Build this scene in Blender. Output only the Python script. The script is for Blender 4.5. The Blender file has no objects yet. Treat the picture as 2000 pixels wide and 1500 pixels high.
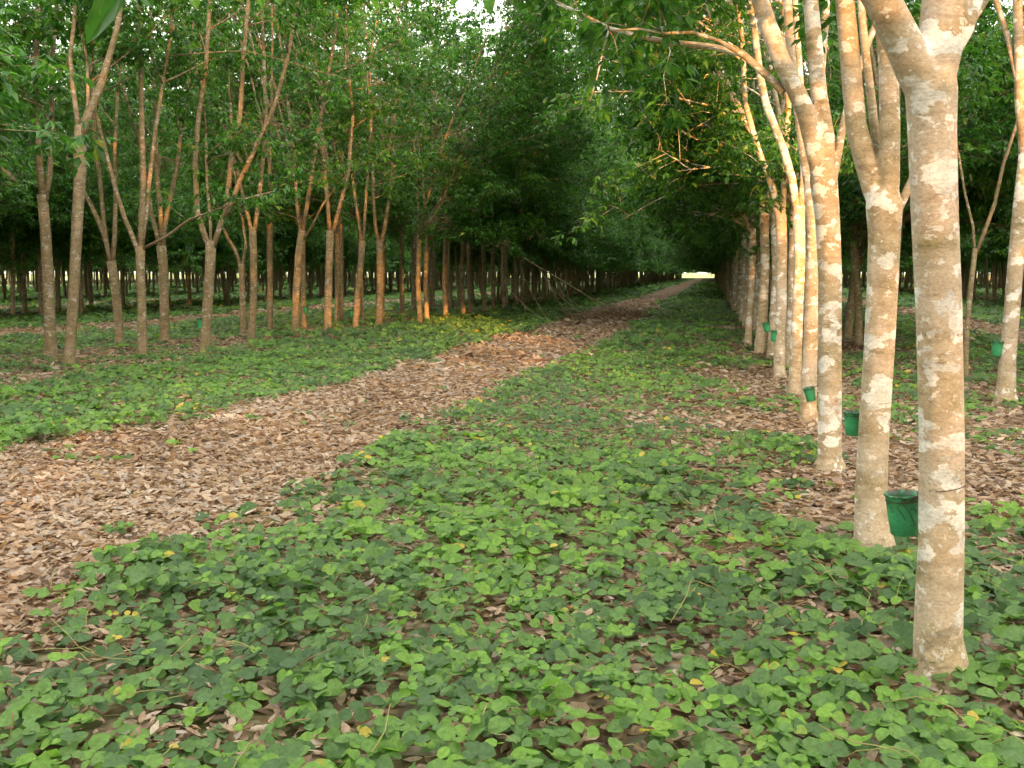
import bpy, math, random
import numpy as np
from mathutils import Vector, Matrix

S = bpy.context.scene
R = math.radians
# ------------------------------------------------------------------ camera
EYE = 1.6
PITCH = math.atan(218 / 2000)
YAW = math.atan(390 / 2011.9)
cam = bpy.data.cameras.new('camera'); camo = bpy.data.objects.new('camera', cam)
S.collection.objects.link(camo); S.camera = camo
cam.sensor_width = 36; cam.lens = 36.0; cam.clip_start = 0.05; cam.clip_end = 4000
camo.location = (0, 0, EYE); camo.rotation_euler = (R(90) - PITCH, 0, YAW)
# ------------------------------------------------------------------ sky and sun
SUN_EL, SUN_AZ = 7.0, 152.0      # azimuth clockwise from +Y (rows run along +Y): sun low behind the camera, to the right
w = bpy.data.worlds.new('World'); S.world = w; w.use_nodes = True
nt = w.node_tree; bg = nt.nodes['Background']
sky = nt.nodes.new('ShaderNodeTexSky'); sky.sky_type = 'NISHITA'; sky.sun_disc = False
sky.sun_elevation = R(SUN_EL + 6); sky.sun_rotation = R(SUN_AZ); sky.air_density = 1.0; sky.dust_density = 4.0; sky.ozone_density = 1.0
hz = nt.nodes.new('ShaderNodeMix'); hz.data_type = 'RGBA'; hz.inputs[0].default_value = 0.7
hz.inputs[7].default_value = (4.7, 4.3, 3.7, 1)
nt.links.new(sky.outputs[0], hz.inputs[6]); nt.links.new(hz.outputs[2], bg.inputs['Color'])
bg.inputs['Strength'].default_value = 0.15
sun = bpy.data.lights.new('sun', 'SUN'); sun.energy = 1.7; sun.angle = R(0.5); sun.color = (1.0, 0.43, 0.11)
suno = bpy.data.objects.new('sun', sun); S.collection.objects.link(suno)
_sd = Vector((math.sin(R(SUN_AZ)) * math.cos(R(SUN_EL)), math.cos(R(SUN_AZ)) * math.cos(R(SUN_EL)), math.sin(R(SUN_EL))))
suno.rotation_euler = _sd.to_track_quat('Z', 'Y').to_euler()
S.view_settings.view_transform = 'Standard'; S.view_settings.look = 'None'; S.view_settings.gamma = 1
S.view_settings.exposure = 3.1
S.cycles.max_bounces = 9; S.cycles.diffuse_bounces = 6; S.cycles.glossy_bounces = 2; S.cycles.transmission_bounces = 5
S.cycles.use_denoising = True; S.cycles.sample_clamp_indirect = 6
S.cycles.caustics_reflective = False; S.cycles.caustics_refractive = False

C = S.collection
CP, SP, CY, SY = math.cos(PITCH), math.sin(PITCH), math.cos(YAW), math.sin(YAW)
def ray(px, py):
    x, y, z = (px - 1000) / 2000, (750 - py) / 2000, 1.0
    f, u = z * CP + y * SP, -z * SP + y * CP
    return Vector((x * CY - f * SY, x * SY + f * CY, u))
def at(px, py, Y):               # point of the sight line through a photo pixel at distance Y down the rows
    d = ray(px, py); t = Y / d.y
    return Vector((d.x * t, Y, EYE + d.z * t))
def ground(px, py):
    d = ray(px, py); t = -EYE / d.z
    return Vector((d.x * t, d.y * t, 0))
def proj(x, y, z=0.0):           # only used to decide how finely things are built
    f = -x * SY + y * CY; r = x * CY + y * SY
    return f, r

# ------------------------------------------------------------------ materials
def mat(name):
    m = bpy.data.materials.new(name); m.use_nodes = True
    n = m.node_tree; b = n.nodes['Principled BSDF']; return m, n, b
def N(n, t, **k):
    o = n.nodes.new(t)
    for a, v in k.items(): setattr(o, a, v)
    return o
def ramp(n, src, stops, interp='LINEAR'):
    r = N(n, 'ShaderNodeValToRGB'); r.color_ramp.interpolation = interp
    e = r.color_ramp.elements
    while len(e) > 1: e.remove(e[-1])
    e[0].position, e[0].color = stops[0][0], (*stops[0][1], 1)
    for p, c in stops[1:]:
        q = e.new(p); q.color = (*c, 1)
    if src is not None: n.links.new(src, r.inputs[0])
    return r
def noise(n, vec, scale, detail=4, rough=0.55, dist=0.0):
    o = N(n, 'ShaderNodeTexNoise'); o.inputs['Scale'].default_value = scale; o.inputs['Detail'].default_value = detail
    o.inputs['Roughness'].default_value = rough; o.inputs['Distortion'].default_value = dist
    n.links.new(vec, o.inputs['Vector']); return o
def mixc(n, f, a, b, mode='MIX'):
    o = N(n, 'ShaderNodeMix', data_type='RGBA', blend_type=mode)
    for s, v in ((0, f), (6, a), (7, b)):
        if hasattr(v, 'links'): n.links.new(v, o.inputs[s])
        elif isinstance(v, tuple): o.inputs[s].default_value = (*v, 1)
        else: o.inputs[s].default_value = v
    return o.outputs[2]
def mth(n, op, a, b=None, clamp=False):
    o = N(n, 'ShaderNodeMath', operation=op, use_clamp=clamp)
    for s, v in ((0, a), (1, b)):
        if v is None: continue
        if hasattr(v, 'links'): n.links.new(v, o.inputs[s])
        else: o.inputs[s].default_value = v
    return o.outputs[0]

def leaf_mat(name, stops, trans, gloss=0.35, spec=0.5, holes=False):
    m, n, b = mat(name)
    a = N(n, 'ShaderNodeAttribute', attribute_name='tint')
    c = ramp(n, a.outputs['Fac'], stops).outputs[0]
    tc = N(n, 'ShaderNodeTexCoord')
    nz = noise(n, tc.outputs['Object'], 60 if holes else 25, 3)
    c = mixc(n, 1.0, c, ramp(n, nz.outputs[0], [(0.3, (0.72,) * 3), (0.7, (1.15,) * 3)]).outputs[0], 'MULTIPLY')
    b.inputs['Roughness'].default_value = gloss
    b.inputs['Specular IOR Level'].default_value = spec
    n.links.new(c, b.inputs['Base Color'])
    t = N(n, 'ShaderNodeBsdfTranslucent'); tcx = mixc(n, 1.0, c, trans, 'MULTIPLY'); n.links.new(tcx, t.inputs['Color'])
    mx = N(n, 'ShaderNodeMixShader'); mx.inputs[0].default_value = 0.42
    n.links.new(b.outputs[0], mx.inputs[1]); n.links.new(t.outputs[0], mx.inputs[2])
    n.links.new(mx.outputs[0], n.nodes['Material Output'].inputs['Surface'])
    return m
M_leaf = leaf_mat('rubber_leaf', [(0.0, (0.018, 0.080, 0.016)), (0.5, (0.050, 0.172, 0.026)), (0.86, (0.13, 0.32, 0.042)),
                                  (0.965, (0.11, 0.24, 0.03)), (0.985, (0.30, 0.24, 0.03)), (1.0, (0.34, 0.22, 0.04))], (2.0, 1.9, 1.0), 0.32, 0.55)
M_cover = leaf_mat('creeper_leaf', [(0.0, (0.075, 0.150, 0.062)), (0.35, (0.125, 0.240, 0.080)), (0.65, (0.165, 0.320, 0.070)),
                                    (0.95, (0.220, 0.42, 0.065)), (0.975, (0.22, 0.36, 0.07)), (0.985, (0.50, 0.42, 0.06)), (1.0, (0.60, 0.48, 0.10))], (1.1, 1.2, 0.8), 0.55, 0.35, True)
M_dead = leaf_mat('dead_leaf', [(0.0, (0.13, 0.090, 0.062)), (0.25, (0.32, 0.225, 0.155)), (0.5, (0.49, 0.365, 0.26)), (0.7, (0.62, 0.49, 0.375)),
                                (0.82, (0.40, 0.35, 0.32)), (0.92, (0.52, 0.46, 0.41)), (1.0, (0.66, 0.57, 0.46))], (1.0, 0.8, 0.55), 0.6, 0.25, True)

def bark_mat(name, pale):
    m, n, b = mat(name)
    tc = N(n, 'ShaderNodeTexCoord'); oi = N(n, 'ShaderNodeObjectInfo')
    off = N(n, 'ShaderNodeVectorMath', operation='SCALE'); off.inputs[0].default_value = (37, 53, 71); n.links.new(oi.outputs['Random'], off.inputs['Scale'])
    ad = N(n, 'ShaderNodeVectorMath', operation='ADD'); n.links.new(tc.outputs['Object'], ad.inputs[0]); n.links.new(off.outputs[0], ad.inputs[1])
    mp = N(n, 'ShaderNodeMapping'); mp.inputs['Scale'].default_value = (1, 1, 1.5); n.links.new(ad.outputs[0], mp.inputs[0])
    v = mp.outputs[0]
    big = noise(n, v, 2.2, 3)
    med = noise(n, v, 9, 5, 0.6, 0.4)
    fine = noise(n, v, 60, 4, 0.7)
    if pale:
        base = ramp(n, med.outputs[0], [(0.3, (0.28, 0.215, 0.125)), (0.5, (0.40, 0.315, 0.205)), (0.7, (0.50, 0.405, 0.29))]).outputs[0]
        base = mixc(n, ramp(n, big.outputs[0], [(0.45, (0, 0, 0)), (0.62, (0.8,) * 3)]).outputs[0], base, (0.54, 0.44, 0.35))
        base = mixc(n, ramp(n, noise(n, v, 5, 2).outputs[0], [(0.60, (0, 0, 0)), (0.72, (0.55,) * 3)]).outputs[0], base, (0.23, 0.20, 0.075))
        lich, th, lc = 6.5, 0.525, (0.84, 0.81, 0.77)
    else:
        base = ramp(n, med.outputs[0], [(0.3, (0.16, 0.118, 0.070)), (0.5, (0.27, 0.205, 0.130)), (0.7, (0.38, 0.30, 0.205))]).outputs[0]
        base = mixc(n, ramp(n, big.outputs[0], [(0.45, (0, 0, 0)), (0.6, (0.6,) * 3)]).outputs[0], base, (0.20, 0.165, 0.075))
        lich, th, lc = 13.0, 0.60, (0.50, 0.47, 0.41)
    # lichen: rounded blotches, crisp edged, missing near the foot
    wv = mixc(n, 0.10, v, noise(n, v, 14, 2).outputs['Color'])
    vo = N(n, 'ShaderNodeTexVoronoi', feature='SMOOTH_F1'); vo.inputs['Scale'].default_value = lich * 1.1; vo.inputs['Smoothness'].default_value = 0.35
    n.links.new(wv, vo.inputs['Vector'])
    ln = noise(n, wv, lich * 0.55, 5, 0.62)
    lsum = mth(n, 'SUBTRACT', mth(n, 'ADD', ln.outputs[0], mth(n, 'MULTIPLY', mth(n, 'SUBTRACT', 0.45, vo.outputs['Distance']), 0.42)), 0.0)
    sep = N(n, 'ShaderNodeSeparateXYZ'); n.links.new(tc.outputs['Object'], sep.inputs[0])
    foot = N(n, 'ShaderNodeMapRange'); foot.inputs[1].default_value = 0.0; foot.inputs[2].default_value = 0.7; foot.inputs[3].default_value = 0.12; foot.inputs[4].default_value = 0.0
    n.links.new(sep.outputs[2], foot.inputs[0])
    lf = mth(n, 'SUBTRACT', lsum, foot.outputs[0])
    lf = mth(n, 'ADD', lf, mth(n, 'MULTIPLY', mth(n, 'SUBTRACT', oi.outputs['Random'], .5), .07))
    l1 = ramp(n, lf, [(th, (0, 0, 0)), (th + 0.022, (1, 1, 1))]).outputs[0]
    lcol = ramp(n, noise(n, v, 6, 2).outputs[0], [(0.35, tuple(x * 0.66 for x in lc)), (0.6, lc)]).outputs[0]
    base = mixc(n, mixc(n, 1.0, l1, (0.85,) * 3, 'MULTIPLY'), base, lcol)
    l2 = ramp(n, noise(n, wv, lich * 2.1, 5, .6).outputs[0], [(.60, (0, 0, 0)), (.625, (.55,) * 3)]).outputs[0]
    base = mixc(n, l2, base, lcol)
    sm = ramp(n, noise(n, v, 3.4, 6, .7, .6).outputs[0], [(.60, (0, 0, 0)), (.66, (.5,) * 3)]).outputs[0]
    base = mixc(n, sm, base, (.13, .105, .055))
    sp = ramp(n, noise(n, v, 34, 2).outputs[0], [(0.66, (0, 0, 0)), (0.70, (0.75,) * 3)]).outputs[0]
    base = mixc(n, sp, base, tuple(x * 0.9 for x in lc))
    # leaf-scar rings and dark pits
    mp2 = N(n, 'ShaderNodeMapping'); mp2.inputs['Scale'].default_value = (2.2, 2.2, 13); n.links.new(ad.outputs[0], mp2.inputs[0])
    rg = noise(n, mp2.outputs[0], 2.2, 4, 0.6)
    base = mixc(n, 1.0, base, ramp(n, rg.outputs[0], [(0.36, (0.86,) * 3), (0.48, (1.0,) * 3)]).outputs[0], 'MULTIPLY')
    base = mixc(n, 1.0, base, ramp(n, fine.outputs[0], [(0.34, (0.74,) * 3), (0.58, (1.06,) * 3)]).outputs[0], 'MULTIPLY')
    n.links.new(base, b.inputs['Base Color']); b.inputs['Roughness'].default_value = 0.85; b.inputs['Specular IOR Level'].default_value = 0.15
    h = mth(n, 'ADD', mth(n, 'MULTIPLY', fine.outputs[0], 0.5), mth(n, 'ADD', mth(n, 'MULTIPLY', rg.outputs[0], 0.9), mth(n, 'MULTIPLY', med.outputs[0], 0.8)))
    bp = N(n, 'ShaderNodeBump'); bp.inputs['Strength'].default_value = 0.42; bp.inputs['Distance'].default_value = 0.010
    n.links.new(h, bp.inputs['Height']); n.links.new(bp.outputs[0], b.inputs['Normal'])
    return m
M_bark_pale = bark_mat('pale_bark', True)
M_bark = bark_mat('brown_bark', False)

# periods of the planting: paths every 14.2 m, a double row of trees midway between
PER, PATH0 = 13.4, -4.5
EDGE_L, EDGE_R, ROW_END = -78.0, 62.0, 300.0
EDGE_FAR, STEP_Y = -132.0, 118.0     # past STEP_Y the planting reaches farther left
def litter_color(n, v):
    vo = N(n, 'ShaderNodeTexVoronoi'); vo.inputs['Scale'].default_value = 14; vo.inputs['Randomness'].default_value = 1
    wv = mixc(n, 0.06, v, noise(n, v, 9, 2).outputs['Color']); n.links.new(wv, vo.inputs['Vector'])
    s = N(n, 'ShaderNodeSeparateColor'); n.links.new(vo.outputs['Color'], s.inputs[0])
    c = ramp(n, s.outputs[0], [(0.0, (0.12, 0.078, 0.05)), (0.35, (0.24, 0.155, 0.10)), (0.7, (0.38, 0.27, 0.19)), (1.0, (0.48, 0.40, 0.33))]).outputs[0]
    d = ramp(n, vo.outputs['Distance'], [(0.0, (1.1,) * 3), (0.65, (0.45,) * 3)]).outputs[0]
    return mixc(n, 1.0, c, d, 'MULTIPLY'), vo
def ground_material():
    m, n, b = mat('forest_floor')
    tc = N(n, 'ShaderNodeTexCoord'); v = tc.outputs['Object']
    lit, vo = litter_color(n, v)
    sep = N(n, 'ShaderNodeSeparateXYZ'); n.links.new(v, sep.inputs[0])
    gn = noise(n, v, 22, 4, 0.7)
    green = ramp(n, gn.outputs[0], [(0.3, (0.028, 0.060, 0.018)), (0.5, (0.055, 0.135, 0.035)), (0.7, (0.10, 0.22, 0.05))]).outputs[0]
    # distance from the middle of a double row, 0..7.1
    u = mth(n, 'PINGPONG', mth(n, 'ADD', sep.outputs[0], 60 * PER - PATH0 - PER / 2), PER / 2)
    patch = noise(n, v, 0.9, 4, 0.6)
    f = mth(n, 'ADD', mth(n, 'MULTIPLY', mth(n, 'SUBTRACT', u, 1.9), 0.35), mth(n, 'MULTIPLY', mth(n, 'SUBTRACT', patch.outputs[0], 0.5), 3.0), True)
    far = N(n, 'ShaderNodeMapRange'); far.inputs[1].default_value = 15; far.inputs[2].default_value = 60; far.inputs[3].default_value = 0.35; far.inputs[4].default_value = 0.95
    n.links.new(sep.outputs[1], far.inputs[0])
    c = mixc(n, mth(n, 'MULTIPLY', f, far.outputs[0]), lit, green)
    # open grass beyond the plantation
    e1 = mth(n, 'GREATER_THAN', sep.outputs[1], ROW_END + 3)
    e2 = mth(n, 'MAXIMUM', mth(n, 'LESS_THAN', sep.outputs[0], EDGE_FAR), mth(n, 'MULTIPLY', mth(n, 'LESS_THAN', sep.outputs[0], EDGE_L), mth(n, 'LESS_THAN', sep.outputs[1], STEP_Y)))
    e3 = mth(n, 'GREATER_THAN', sep.outputs[0], EDGE_R)
    out = mth(n, 'MAXIMUM', e1, mth(n, 'MAXIMUM', e2, e3))
    gr = ramp(n, noise(n, v, 0.3, 5, 0.6).outputs[0], [(0.3, (0.22, 0.27, 0.09)), (0.7, (0.34, 0.37, 0.15))]).outputs[0]
    c = mixc(n, out, c, gr)
    n.links.new(c, b.inputs['Base Color']); b.inputs['Roughness'].default_value = 0.95; b.inputs['Specular IOR Level'].default_value = 0.05
    bp = N(n, 'ShaderNodeBump'); bp.inputs['Distance'].default_value = 0.03; n.links.new(vo.outputs['Distance'], bp.inputs['Height']); n.links.new(bp.outputs[0], b.inputs['Normal'])
    return m
def path_material():
    m, n, b = mat('leaf_path')
    tc = N(n, 'ShaderNodeTexCoord'); v = tc.outputs['Object']
    lit, vo = litter_color(n, v)
    c = mixc(n, 1.0, lit, (1.25, 1.22, 1.2), 'MULTIPLY')
    n.links.new(c, b.inputs['Base Color']); b.inputs['Roughness'].default_value = 0.95; b.inputs['Specular IOR Level'].default_value = 0.05
    bp = N(n, 'ShaderNodeBump'); bp.inputs['Distance'].default_value = 0.03; n.links.new(vo.outputs['Distance'], bp.inputs['Height']); n.links.new(bp.outputs[0], b.inputs['Normal'])
    return m
def plain(name, col, rough=0.6, metal=0.0, noise_amt=0.0, col2=None, scale=20):
    m, n, b = mat(name); b.inputs['Base Color'].default_value = (*col, 1); b.inputs['Roughness'].default_value = rough; b.inputs['Metallic'].default_value = metal
    if col2:
        tc = N(n, 'ShaderNodeTexCoord')
        c = mixc(n, ramp(n, noise(n, tc.outputs['Object'], scale, 4).outputs[0], [(0.42, (0, 0, 0)), (0.58, (1, 1, 1))]).outputs[0], col, col2)
        n.links.new(c, b.inputs['Base Color'])
    return m

# ------------------------------------------------------------------ mesh helpers
def link(name, me, m, parent=None):
    o = bpy.data.objects.new(name, me); C.objects.link(o)
    if m is not None and not me.materials: me.materials.append(m)
    if parent is not None: o.parent = parent
    return o
def tag(o, label, cat, group=None, kind=None):
    o['label'] = label
    if cat: o['category'] = cat
    if group: o['group'] = group
    if kind: o['kind'] = kind
    return o
def quads_mesh(name, co, quads, tint=None, smooth=True):
    co = np.asarray(co, np.float32); quads = np.asarray(quads, np.int32)
    me = bpy.data.meshes.new(name)
    me.vertices.add(len(co)); me.vertices.foreach_set('co', co.ravel())
    nq = len(quads); me.loops.add(nq * 4); me.loops.foreach_set('vertex_index', quads.ravel())
    me.polygons.add(nq); me.polygons.foreach_set('loop_start', np.arange(0, nq * 4, 4, dtype=np.int32))
    me.polygons.foreach_set('use_smooth', np.full(nq, smooth))
    if tint is not None:
        a = me.attributes.new('tint', 'FLOAT', 'POINT'); a.data.foreach_set('value', np.asarray(tint, np.float32))
    me.update(calc_edges=True)
    return me

class Tubes:
    def __init__(s): s.co = []; s.q = []; s.n = 0
    def add(s, pts, rad, sides=6, cap=True, rng=None, lump=0.0):
        pts = [Vector(p) for p in pts]; k = len(pts)
        t0 = (pts[1] - pts[0]).normalized()
        u = t0.orthogonal().normalized()
        ang = np.linspace(0, 2 * math.pi, sides, endpoint=False)
        ca, sa = np.cos(ang), np.sin(ang)
        base = s.n
        for i in range(k):
            t = (pts[min(i + 1, k - 1)] - pts[max(i - 1, 0)]).normalized()
            u = (u - t * u.dot(t)).normalized(); v = t.cross(u)
            rr = rad[i] * (1 + (rng.normal(0, lump, sides) if lump and rng is not None else 0))
            ring = np.array(pts[i])[None, :] + (ca * rr)[:, None] * np.array(u)[None, :] + (sa * rr)[:, None] * np.array(v)[None, :]
            s.co.append(ring)
        idx = np.arange(sides); nx = (idx + 1) % sides
        for i in range(k - 1):
            a, b_ = base + i * sides, base + (i + 1) * sides
            s.q.append(np.stack([a + idx, a + nx, b_ + nx, b_ + idx], 1))
        s.n += k * sides
        if cap:
            s.co.append(np.array([pts[0]])); b0 = s.n; s.n += 1
            for j in range(0, sides, 2):
                s.q.append(np.array([[base + (j + 2) % sides, base + (j + 1) % sides, base + j, b0]]))
            s.co.append(np.array([pts[-1]])); tip = s.n; s.n += 1
            e = base + (k - 1) * sides
            for j in range(0, sides, 2):
                s.q.append(np.array([[e + j, e + (j + 1) % sides, e + (j + 2) % sides, tip]]))
    def mesh(s, name):
        return quads_mesh(name, np.concatenate(s.co), np.concatenate(s.q))

LEAF5 = (np.array([(0, 0, 0), (0.45, -0.5, 0.05), (1, 0, -0.06), (0.45, 0.5, 0.05), (0.5, 0, -0.03)], np.float32),
         np.array([(0, 1, 2, 4), (0, 4, 2, 3)]))
LEAF4 = (np.array([(0, 0, 0), (0.45, -0.5, 0), (1, 0, -0.1), (0.45, 0.5, 0)], np.float32), np.array([(0, 1, 2, 3)]))
LEAF9 = (np.array([(0, 0, 0), (0.06, -0.36, 0.03), (0.42, -0.5, 0.07), (0.80, -0.30, 0.02), (1, 0, -0.07),
                   (0.80, 0.30, 0.02), (0.42, 0.5, 0.07), (0.06, 0.36, 0.03), (0.5, 0, -0.02)], np.float32),
         np.array([(0, 1, 2, 8), (8, 2, 3, 4), (8, 4, 5, 6), (0, 8, 6, 7)]))
DEAD9 = (np.array([(0, 0, 0.05), (0.22, -0.30, 0.14), (0.52, -0.5, 0.26), (0.80, -0.26, 0.12), (1.06, 0.05, 0.22),
                   (0.76, 0.30, 0.10), (0.45, 0.46, 0.12), (0.15, 0.26, 0.16), (0.5, 0, 0.0)], np.float32),
         np.array([(0, 1, 2, 8), (8, 2, 3, 4), (8, 4, 5, 6), (0, 8, 6, 7)]))
def unit(a): return a / np.maximum(np.linalg.norm(a, axis=1, keepdims=True), 1e-9)
def scatter(tmpl, P, D, Nn, L, W, tint, curl=None):
    """leaves at P, long axis D, normal Nn, length L, width W (arrays)"""
    tv, tq = tmpl; n, k = len(P), len(tv)
    D = unit(D); Sd = unit(np.cross(Nn, D)); Nn = np.cross(D, Sd)
    h = L[:, None] if curl is None else (L * curl)[:, None]
    co = (P[:, None, :] + D[:, None, :] * (tv[None, :, 0] * L[:, None])[:, :, None]
          + Sd[:, None, :] * (tv[None, :, 1] * W[:, None])[:, :, None]
          + Nn[:, None, :] * (tv[None, :, 2] * h)[:, :, None])
    q = tq[None] + (np.arange(n) * k)[:, None, None]
    return co.reshape(-1, 3), q.reshape(-1, 4), np.repeat(tint, k)
def merge(parts):
    co, q, t, n = [], [], [], 0
    for a, b_, c in parts:
        co.append(a); q.append(b_ + n); t.append(c); n += len(a)
    return np.concatenate(co), np.concatenate(q), np.concatenate(t)

# ------------------------------------------------------------------ trees
def polyline(rng, start, d, length, n, wander, trop):
    pts = [Vector(start)]; d = Vector(d).normalized()
    for i in range(n):
        d = (d + Vector(rng.normal(0, wander, 3)) + Vector((0, 0, trop))).normalized()
        pts.append(pts[-1] + d * (length / n))
    return pts
class Tree:
    def __init__(s, seed):
        s.rng = np.random.default_rng(seed); s.t = Tubes(); s.cl = []; s.clr = []
    def tube(s, pts, r, sides, lump=0.0): s.t.add(pts, r, sides, True, s.rng, lump)
    def twig(s, p, d, length, r, droop):
        pts = polyline(s.rng, p, d, length, 3, 0.16, droop)
        s.tube(pts, [r, r * .8, r * .6, r * .35], 3)
        s.cl.append(pts[-1]); s.cl.append(pts[2])
        if s.rng.random() < 0.75: s.cl.append(pts[1] + Vector(s.rng.normal(0, .08, 3)))
    def branch(s, p, d, length, r, droop=0.02, tw=6):
        n = 5; pts = polyline(s.rng, p, d, length, n, 0.12, droop)
        s.tube(pts, [r * (1 - 0.78 * i / n) for i in range(n + 1)], 5)
        for j in range(tw):
            f = 0.25 + 0.75 * (j + s.rng.random()) / tw; i = min(int(f * n), n - 1)
            q = pts[i].lerp(pts[i + 1], f * n - i); a = (pts[i + 1] - pts[i]).normalized()
            side = a.orthogonal().normalized(); side.rotate(Matrix.Rotation(s.rng.random() * 6.28, 3, a))
            s.twig(q, a * 0.55 + side * 0.8 + Vector((0, 0, 0.15)), s.rng.uniform(.45, .95), max(r * 0.28, .006), -0.04)
        s.cl.append(pts[-1])
    def limb(s, pts, rad, nb, sides=7, f0=0.15, bias=(0, 0), blen=(1.6, 3.6), low=0.0):
        """a limb with side branches all along it above f0; bias pulls branches sideways"""
        s.tube(pts, rad, sides, 0.02)
        n = len(pts) - 1
        for j in range(nb):
            f = f0 + (1 - f0) * (j + s.rng.random() * .9) / nb; x = min(f, .999) * n; i = int(x)
            q = pts[i].lerp(pts[i + 1], x - i); a = (pts[i + 1] - pts[i]).normalized()
            th = j * 2.4 + s.rng.normal(0, .5)
            out = Vector((math.cos(th) + bias[0], math.sin(th) + bias[1], 0)).normalized()
            up = 0.25 + 0.65 * f + s.rng.normal(0, .12) - low
            ln = s.rng.uniform(*blen) * (1.15 - 0.35 * f)
            s.branch(q, out + Vector((0, 0, up)), ln, max(rad[i] * 0.45, .014), 0.0 if f < .5 else 0.03)
    def grow_up(s, p, d, r, length, nb, bias=(0, 0), sides=7, f0=0.1):
        n = 7; pts = polyline(s.rng, p, d, length, n, 0.07, 0.10)
        s.limb(pts, [max(r * (1 - .88 * i / n), .012) for i in range(n + 1)], nb, sides, f0, bias)
        return pts
    def leaves(s, per=7, size=1.0, tmpl=LEAF5, thin=1.0):
        r = s.rng; P = np.array([list(c) for c in s.cl], np.float32)
        if thin < 1: P = P[r.random(len(P)) < thin]
        m = len(P); cb = r.normal(0, .11, m)
        P = np.repeat(P, per, 0); k = len(P); cbk = np.repeat(cb, per)
        th = r.uniform(0, 2 * math.pi, k); el = r.normal(0.05, .42, k)
        pd = np.stack([np.cos(th) * np.cos(el), np.sin(th) * np.cos(el), np.sin(el)], 1)
        P = P + pd * r.uniform(.06, .22, k)[:, None] * size
        P = np.repeat(P, 3, 0); n = len(P); th = np.repeat(th, 3) + np.tile([-0.95, 0, .95], k) + r.normal(0, .15, n)
        dr = -np.abs(r.normal(.55, .32, n))
        D = np.stack([np.cos(th) * np.cos(dr), np.sin(th) * np.cos(dr), np.sin(dr)], 1)
        Nn = np.array([0, 0, 1.0]) + r.normal(0, .28, (n, 3))
        L = r.uniform(.10, .165, n) * size
        t = np.clip(.42 + np.repeat(cbk, 3) * 1.3 + r.normal(0, .20, n), 0, .96)
        yl = r.random(n) < .006; t[yl] = r.uniform(.97, 1, yl.sum())
        return scatter(tmpl, P, D, Nn, L, L * .42, t)

def generic(seed, fork=2.6, r=.095, H=11.5, lean=0.0, nl=None, nb=11, bias=0.9, lowb=2, skirt=8, over=.09, low0=.12):
    """one plantation tree standing at the origin; its open side (towards the path) is +x"""
    T = Tree(seed); g = T.rng
    top = Vector((lean * fork * .3 + g.normal(0, .06), g.normal(0, .06), fork))
    mid = top * .5 + Vector((g.normal(0, .03), g.normal(0, .03), 0))
    T.t.add([(0, 0, -.12), (0, 0, .05), (0, 0, .3), mid, top, top + Vector((0, 0, .12))],
            [r * 1.35, r * 1.22, r * 1.05, r * .97, r * 1.02, r * .7], 10, True, g, .02)
    nl = nl or int(g.integers(2, 5))
    a0 = g.random() * 6.28
    for i in range(nl):
        th = a0 + i * 6.28 / nl + g.normal(0, .25); sp = g.uniform(.18, .42)
        d = Vector((math.cos(th) * sp + over, math.sin(th) * sp, 1))
        ln = (H - fork) * g.uniform(.72, 1.0)
        T.grow_up(top - Vector((0, 0, .08)), d, r * g.uniform(.55, .72), ln, nb, (bias, 0), 7, low0)
    for i in range(skirt):           # hanging sprays under the fork of the crown
        th = g.normal(0, 1.3); p = top + Vector((0, 0, g.uniform(.1, .5)))
        d = Vector((math.cos(th), math.sin(th), g.uniform(.5, 1.0)))
        pts = polyline(g, p, d, g.uniform(1.8, 3.4), 6, .10, -.20)
        T.limb(pts, [.022 * (1 - .75 * i_ / 6) for i_ in range(7)], 4, 4, .35, (.3, 0), (.5, 1.1), .45)
    for i in range(lowb):            # low boughs reaching out over the path
        th = g.normal(0, .7); d = Vector((math.cos(th), math.sin(th), g.uniform(.4, .95)))
        z = fork + g.uniform(.1, 1.2); p = Vector((top.x, top.y, min(z, fork + .1)))
        pts = polyline(g, p, d, g.uniform(2.4, 4.2), 6, .10, -.05)
        T.limb(pts, [.023 * (1 - .75 * i_ / 6) for i_ in range(7)], 5, 5, .35, (.5, 0), (.7, 1.4), .2)
    return T

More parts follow.
